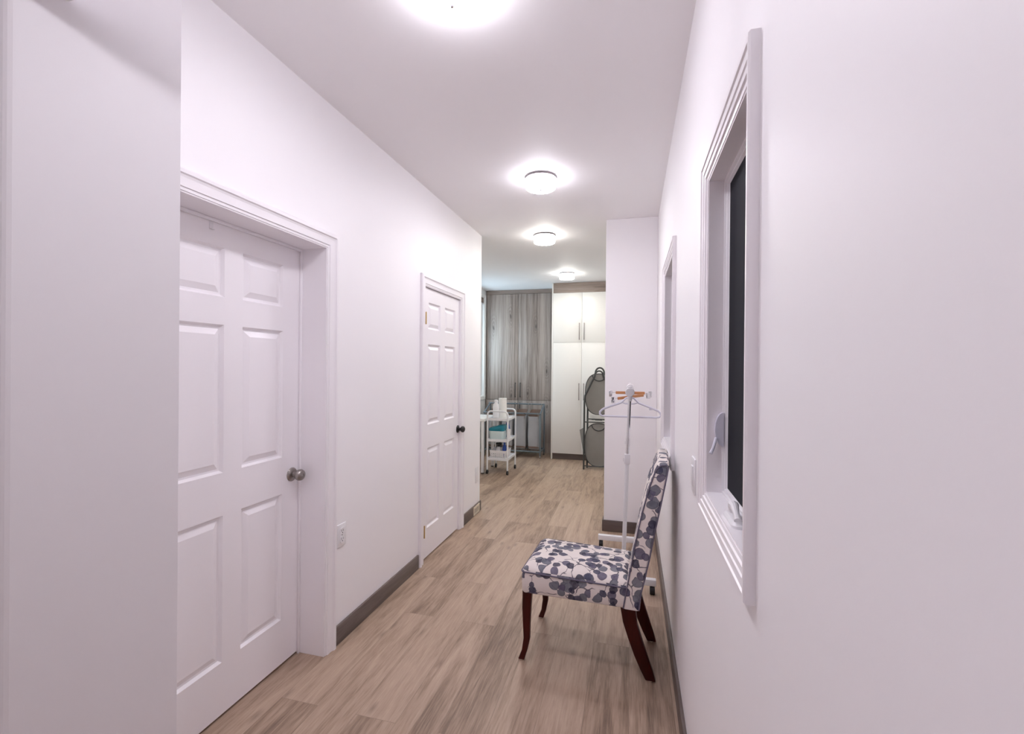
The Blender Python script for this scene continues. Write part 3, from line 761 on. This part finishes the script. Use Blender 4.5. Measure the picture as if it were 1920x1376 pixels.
# ---------------------------------------------------------------- laundry sorter with hanging bags
SX0, SX1, SYF, SYB = -2.29, -1.375, 7.03, 7.36
def sorter():
    t = thing('laundry_sorter', ((SX0+SX1)/2, (SYF+SYB)/2, 0), 'blue grey tube laundry sorter on wheels in front of grey cabinet', 'laundry sorter')
    hx, hy = (SX1-SX0)/2, (SYB-SYF)/2
    zf, zb = .70, .825
    bm = NB()
    for s, n in ((-1, 'l'), (1, 'r')):
        pts = [(s*hx, -hy, .045), (s*hx, -hy, zf-.03), (s*hx, -hy+.01, zf), (s*hx, -hy+.05, zf+.02), (s*hx, hy-.06, zb-.02), (s*hx, hy-.012, zb-.01), (s*hx, hy, zb-.05), (s*hx, hy, .045)]
        b = NB(); tube(b, pts, .0135, 10); finish('end_frame', b, M['grey_tube'], t)
        for q in (-1, 1):
            b = NB(); caster(b, s*hx, q*hy, .024, .02); finish('wheel', b, M['nickel'], t)
    bm.free()
    for (yy, zz, nm) in ((-hy, zf, 'front_rail'), (hy-.03, zb, 'back_rail')):
        b = NB(); tube(b, [(-hx-.02, yy, zz), (hx+.012, yy, zz)], .012, 10); finish(nm, b, M['grey_tube'], t)
    for yy in (-hy, hy):
        b = NB(); tube(b, [(-hx, yy, .105), (hx, yy, .105)], .012, 10); finish('lower_rail', b, M['grey_tube'], t)
    for s in (-1, 1):
        b = NB(); tube(b, [(s*hx, -hy, .105), (s*hx, hy, .105)], .010, 10); finish('lower_side', b, M['grey_tube'], t)
sorter()
def laundry_bag(cx, label):
    cy = (SYF+SYB)/2+.0; t = thing('laundry_bag', (cx, cy, .135), label, 'laundry bag', 'grey laundry bags in the sorter')
    hw, hd = .088, .118
    def zt(y): return .515 + .095*(y+hd)/(2*hd)
    rings = []; inner = []
    for f, s in ((0, .86), (.03, .93), (.12, .99), (.4, 1.03), (.75, 1.0), (1, .98)):
        rings.append([(x*s*(1+.03*math.sin(9*x+7*f)), y*s, f*zt(y)) for x, y in rrect(hw, hd, .03, 5)])
    bm = NB(); ring_strip(bm, rings); top = [fc for fc in bm.faces if len(fc.verts) > 4 and fc.calc_center_median().z > .3]
    bmesh.ops.delete(bm, geom=top, context='FACES_ONLY')
    finish('bag', bm, M['bag_cloth'], t, angle=50)
    bm = NB(); ring_strip(bm, [[(x*.965, y*.965, f*zt(y)+.004) for x, y in rrect(hw, hd, .03, 5)] for f in (.02, .5, .993)])
    top = [fc for fc in bm.faces if len(fc.verts) > 4 and fc.calc_center_median().z > .3]
    bmesh.ops.delete(bm, geom=top, context='FACES_ONLY'); finish('lining', bm, M['bag_inside'], t, angle=50)
    for sx in (-1, 1):
        for sy, yr, zr in ((-1, -(SYB-SYF)/2-.014, .573), (1, (SYB-SYF)/2-.034, .698)):
            bm = NB(); z0 = zt(sy*hd)-.03
            tube(bm, [(sx*hw*.9, sy*hd, z0), (sx*hw*.95, (sy*hd+yr)/2, (z0+zr)/2+.02), (sx*hw*.97, yr-.004, zr+.004), (sx*hw*.97, yr+.012, zr+.0055), (sx*hw*.97, yr+.026, zr-.004)], .005, 6); finish('hook', bm, M['nickel'], t)
for k, lab in enumerate(('grey laundry bag at the right end of the sorter', 'second grey laundry bag from the right end of the sorter', 'grey laundry bag in the sorter, mostly behind the white cart', 'grey laundry bag at the left end of the sorter, by the desk')):
    laundry_bag(-1.497-.218*k, lab)

# ---------------------------------------------------------------- white desk
t = thing('desk', (-2.2, 6.10, 0), 'white desk at the laundry wall, left of the white cart', 'desk')
bm = NB(); box(bm, -.25, .305, -.28, .24, .700, .738, .003); finish('desktop', bm, M['white_laminate'], t)
for x in (-.22, .272):
    for y in (-.25, .21):
        bm = NB(); box(bm, x-.018, x+.018, y-.018, y+.018, .012, .700, .002); lg = finish('leg', bm, M['white_metal'], t)
        bm = NB(); box(bm, x-.016, x+.016, y-.016, y+.016, 0, .0125); finish('foot', bm, M['black_rubber'], lg)

# ---------------------------------------------------------------- white utility cart and what it carries
CX, CY = -1.722, 6.06
SH = (.205, .455, .735)
def cart():
    t = thing('utility_cart', (CX, CY, 0), 'white three shelf cart on black casters beside the desk', 'cart')
    hx, hy = .140, .205
    for s in (-1, 1):
        r = .05
        pts = [(-hx, s*hy, .055), (-hx, s*hy, .84-r)] + [(-hx+r-r*math.cos(a), s*hy, .84-r+r*math.sin(a)) for a in [PI/2*i/6 for i in range(1, 7)]]
        pts += [(-px, py, pz) for px, py, pz in reversed(pts)]
        bm = NB(); tube(bm, pts, .0115, 10); finish('hoop', bm, M['white_metal'], t)
        for q in (-1, 1):
            bm = NB(); caster(bm, q*hx, s*hy, .027, .022); finish('caster', bm, M['black_rubber'], t)
    for z in SH:
        bm = NB(); box(bm, -hx+.002, hx-.002, -hy+.002, hy-.002, z-.012, z, .002)
        for (a, b, c, d) in ((-hx, hx, -hy-.001, -hy+.004), (-hx, hx, hy-.004, hy+.001), (-hx-.001, -hx+.004, -hy, hy), (hx-.004, hx+.001, -hy, hy)): box(bm, a, b, c, d, z-.022, z+.014, .001)
        finish('shelf', bm, M['white_metal'], t)
cart()
Z1, Z2, Z3 = SH[2]+.0005, SH[1]+.0005, SH[0]+.0005
def put(name, x, y, z, label, cat, group=None, rz=0.0): return thing(name, (CX+x, CY+y, z), label, cat, group, rz)
t = put('paper_towel_roll', .005, .02, Z1, 'white paper towel roll standing on the top of the white cart', 'paper towel')
bm = NB(); lathe(bm, [(.020, .002), (.054, 0), (.056, .003), (.056, .262), (.054, .265), (.020, .264), (.019, .20)], (0, 0, 0), 'Z', 32); finish('paper', bm, M['paper'], t)
bm = NB(); lathe(bm, [(.0185, .003), (.0185, .263), (.0165, .263), (.0165, .003)], (0, 0, 0), 'Z', 20); finish('tube', bm, M['hanger_wood'], t)
def bottle(t, prof, mat, cap, capmat, hx=1.0):
    bm = NB(); lathe(bm, prof, (0, 0, 0), 'Z', 24)
    if hx != 1.0: bmesh.ops.scale(bm, verts=bm.verts, vec=(1, hx, 1))
    b = finish('body', bm, mat, t, angle=50)
    bm = NB(); lathe(bm, cap, (0, 0, 0), 'Z', 18); finish('cap', bm, capmat, t); return b
t = put('detergent_bottle', -.070, -.055, Z1, 'white detergent bottle next to the paper towel roll', 'bottle')
bottle(t, [(.030, 0), (.042, .004), (.043, .15), (.036, .185), (.018, .205), (.017, .215)], M['white_plastic'], [(.021, .215), (.021, .245), (.018, .248)], M['white_plastic'], .75)
t = put('detergent_bottle', -.098, .085, Z1, 'white bottle with blue label at the back corner of the cart top', 'bottle')
b = bottle(t, [(.028, 0), (.036, .004), (.037, .13), (.030, .165), (.016, .190), (.015, .20)], M['white_plastic'], [(.018, .20), (.018, .226), (.015, .228)], M['white_plastic'], .75)
bm = NB(); lathe(bm, [(.0375, .035), (.0378, .04), (.0378, .12), (.0375, .125)], (0, 0, 0), 'Z', 24); bmesh.ops.scale(bm, verts=bm.verts, vec=(1, .76, 1)); finish('label', bm, M['pale_label'], b)
# middle shelf
t = put('storage_tub', -.035, -.06, Z2, 'pale clear tub with wavy teal lid on the middle shelf', 'tub')
bm = NB(); ring_strip(bm, [[(x, y, z) for x, y in rrect(.104*k, .10*k, .03)] for z, k in ((0, .9), (.01, .94), (.115, 1.0))]); finish('body', bm, M['clear_tub'], t)
bm = NB(); rings = []
for z, k in ((.113, 1.0), (.118, 1.05), (.140, 1.04), (.156, .86), (.160, .5)): rings.append([(x, y, z + .022*(x/.104)*(1 if z > .117 else .0) + (.006*math.sin(40*x) if z > .117 else 0)+(.018 if z > .117 else 0)) for x, y in rrect(.104*k, .10*k, .03)])
ring_strip(bm, rings); finish('lid', bm, M['teal'], t, angle=60)
t = put('spray_bottle', .045, .13, Z2, 'blue bottle with white nozzle behind the teal lidded tub', 'bottle')
bottle(t, [(.028, 0), (.034, .005), (.034, .12), (.028, .165), (.016, .20), (.014, .21)], M['blue'], [(.017, .21), (.017, .24), (.010, .255), (.008, .262)], M['white_plastic'])
t = put('plastic_cup', .102, -.02, Z2, 'small white tub at the right edge of the middle shelf', 'tub')
bm = NB(); lathe(bm, [(.024, 0), (.030, .115), (.034, .118), (.034, .128), (.030, .130), (.028, .128), (.022, .006)], (0, 0, 0), 'Z', 22); finish('body', bm, M['white_plastic'], t)
# lower shelf
def basket():
    t = put('plastic_basket', .0, -.055, Z3, 'white perforated basket on the lowest shelf of the cart', 'basket')
    hx, hy, h, k = .100, .125, .105, 1.10
    bm = NB(); box(bm, -hx, hx, -hy, hy, 0, .004)
    def side(a, b, n, m):      # wall panel from a to b (bottom), leaning out, with a grid of slots left open
        A0, B0 = Vector(a), Vector(b); A1, B1 = Vector((a[0]*k, a[1]*k, h)), Vector((b[0]*k, b[1]*k, h))
        def P(u, v): return (A0.lerp(B0, u)).lerp(A1.lerp(B1, u), v)
        us = [i/(2*n+1) for i in range(2*n+2)]; vs = [.0, .16] + [.16+.62*i/(2*m) for i in range(1, 2*m+1)] + [1.0]
        nrm = (B0-A0).cross(A1-A0).normalized()*.0025
        for i in range(len(us)-1):
            for j in range(len(vs)-1):
                if i % 2 == 1 and 1 <= j < len(vs)-2 and j % 2 == 1: continue
                q = [P(us[i], vs[j]), P(us[i+1], vs[j]), P(us[i+1], vs[j+1]), P(us[i], vs[j+1])]
                ring_strip(bm, [q, [p+nrm for p in q]])
    c = [(-hx, -hy, 0), (hx, -hy, 0), (hx, hy, 0), (-hx, hy, 0)]
    for i in range(4): side(c[i], c[(i+1) % 4], 7, 3)
    b = NB(); tube(b, [(p[0]*k, p[1]*k, h) for p in c], .005, 8, True); add(bm, b)
    finish('body', bm, M['white_plastic'], t, False)
basket()
t = put('spray_bottle', -.03, -.05, Z3+.0045, 'bottle with black trigger sprayer standing in the white basket', 'bottle')
bottle(t, [(.030, 0), (.036, .005), (.036, .09), (.020, .125), (.014, .135)], M['white_plastic'], [(.016, .135), (.016, .155), (.008, .158), (.008, .165)], M['black_rubber'])
bm = NB(); box(bm, -.035, .030, -.012, .012, .163, .187, .005); tube(bm, [(-.020, 0, .165), (-.030, 0, .145), (-.026, 0, .125)], .006, 8); box(bm, .028, .048, -.008, .008, .168, .184, .003); finish('trigger', bm, M['black_rubber'], t)
t = put('plastic_bottle', .052, -.04, Z3+.0045, 'blue bottle standing in the white basket', 'bottle')
bottle(t, [(.024, 0), (.029, .004), (.029, .12), (.022, .15), (.011, .165), (.011, .17)], M['blue'], [(.013, .17), (.013, .19), (.010, .193)], M['blue'])
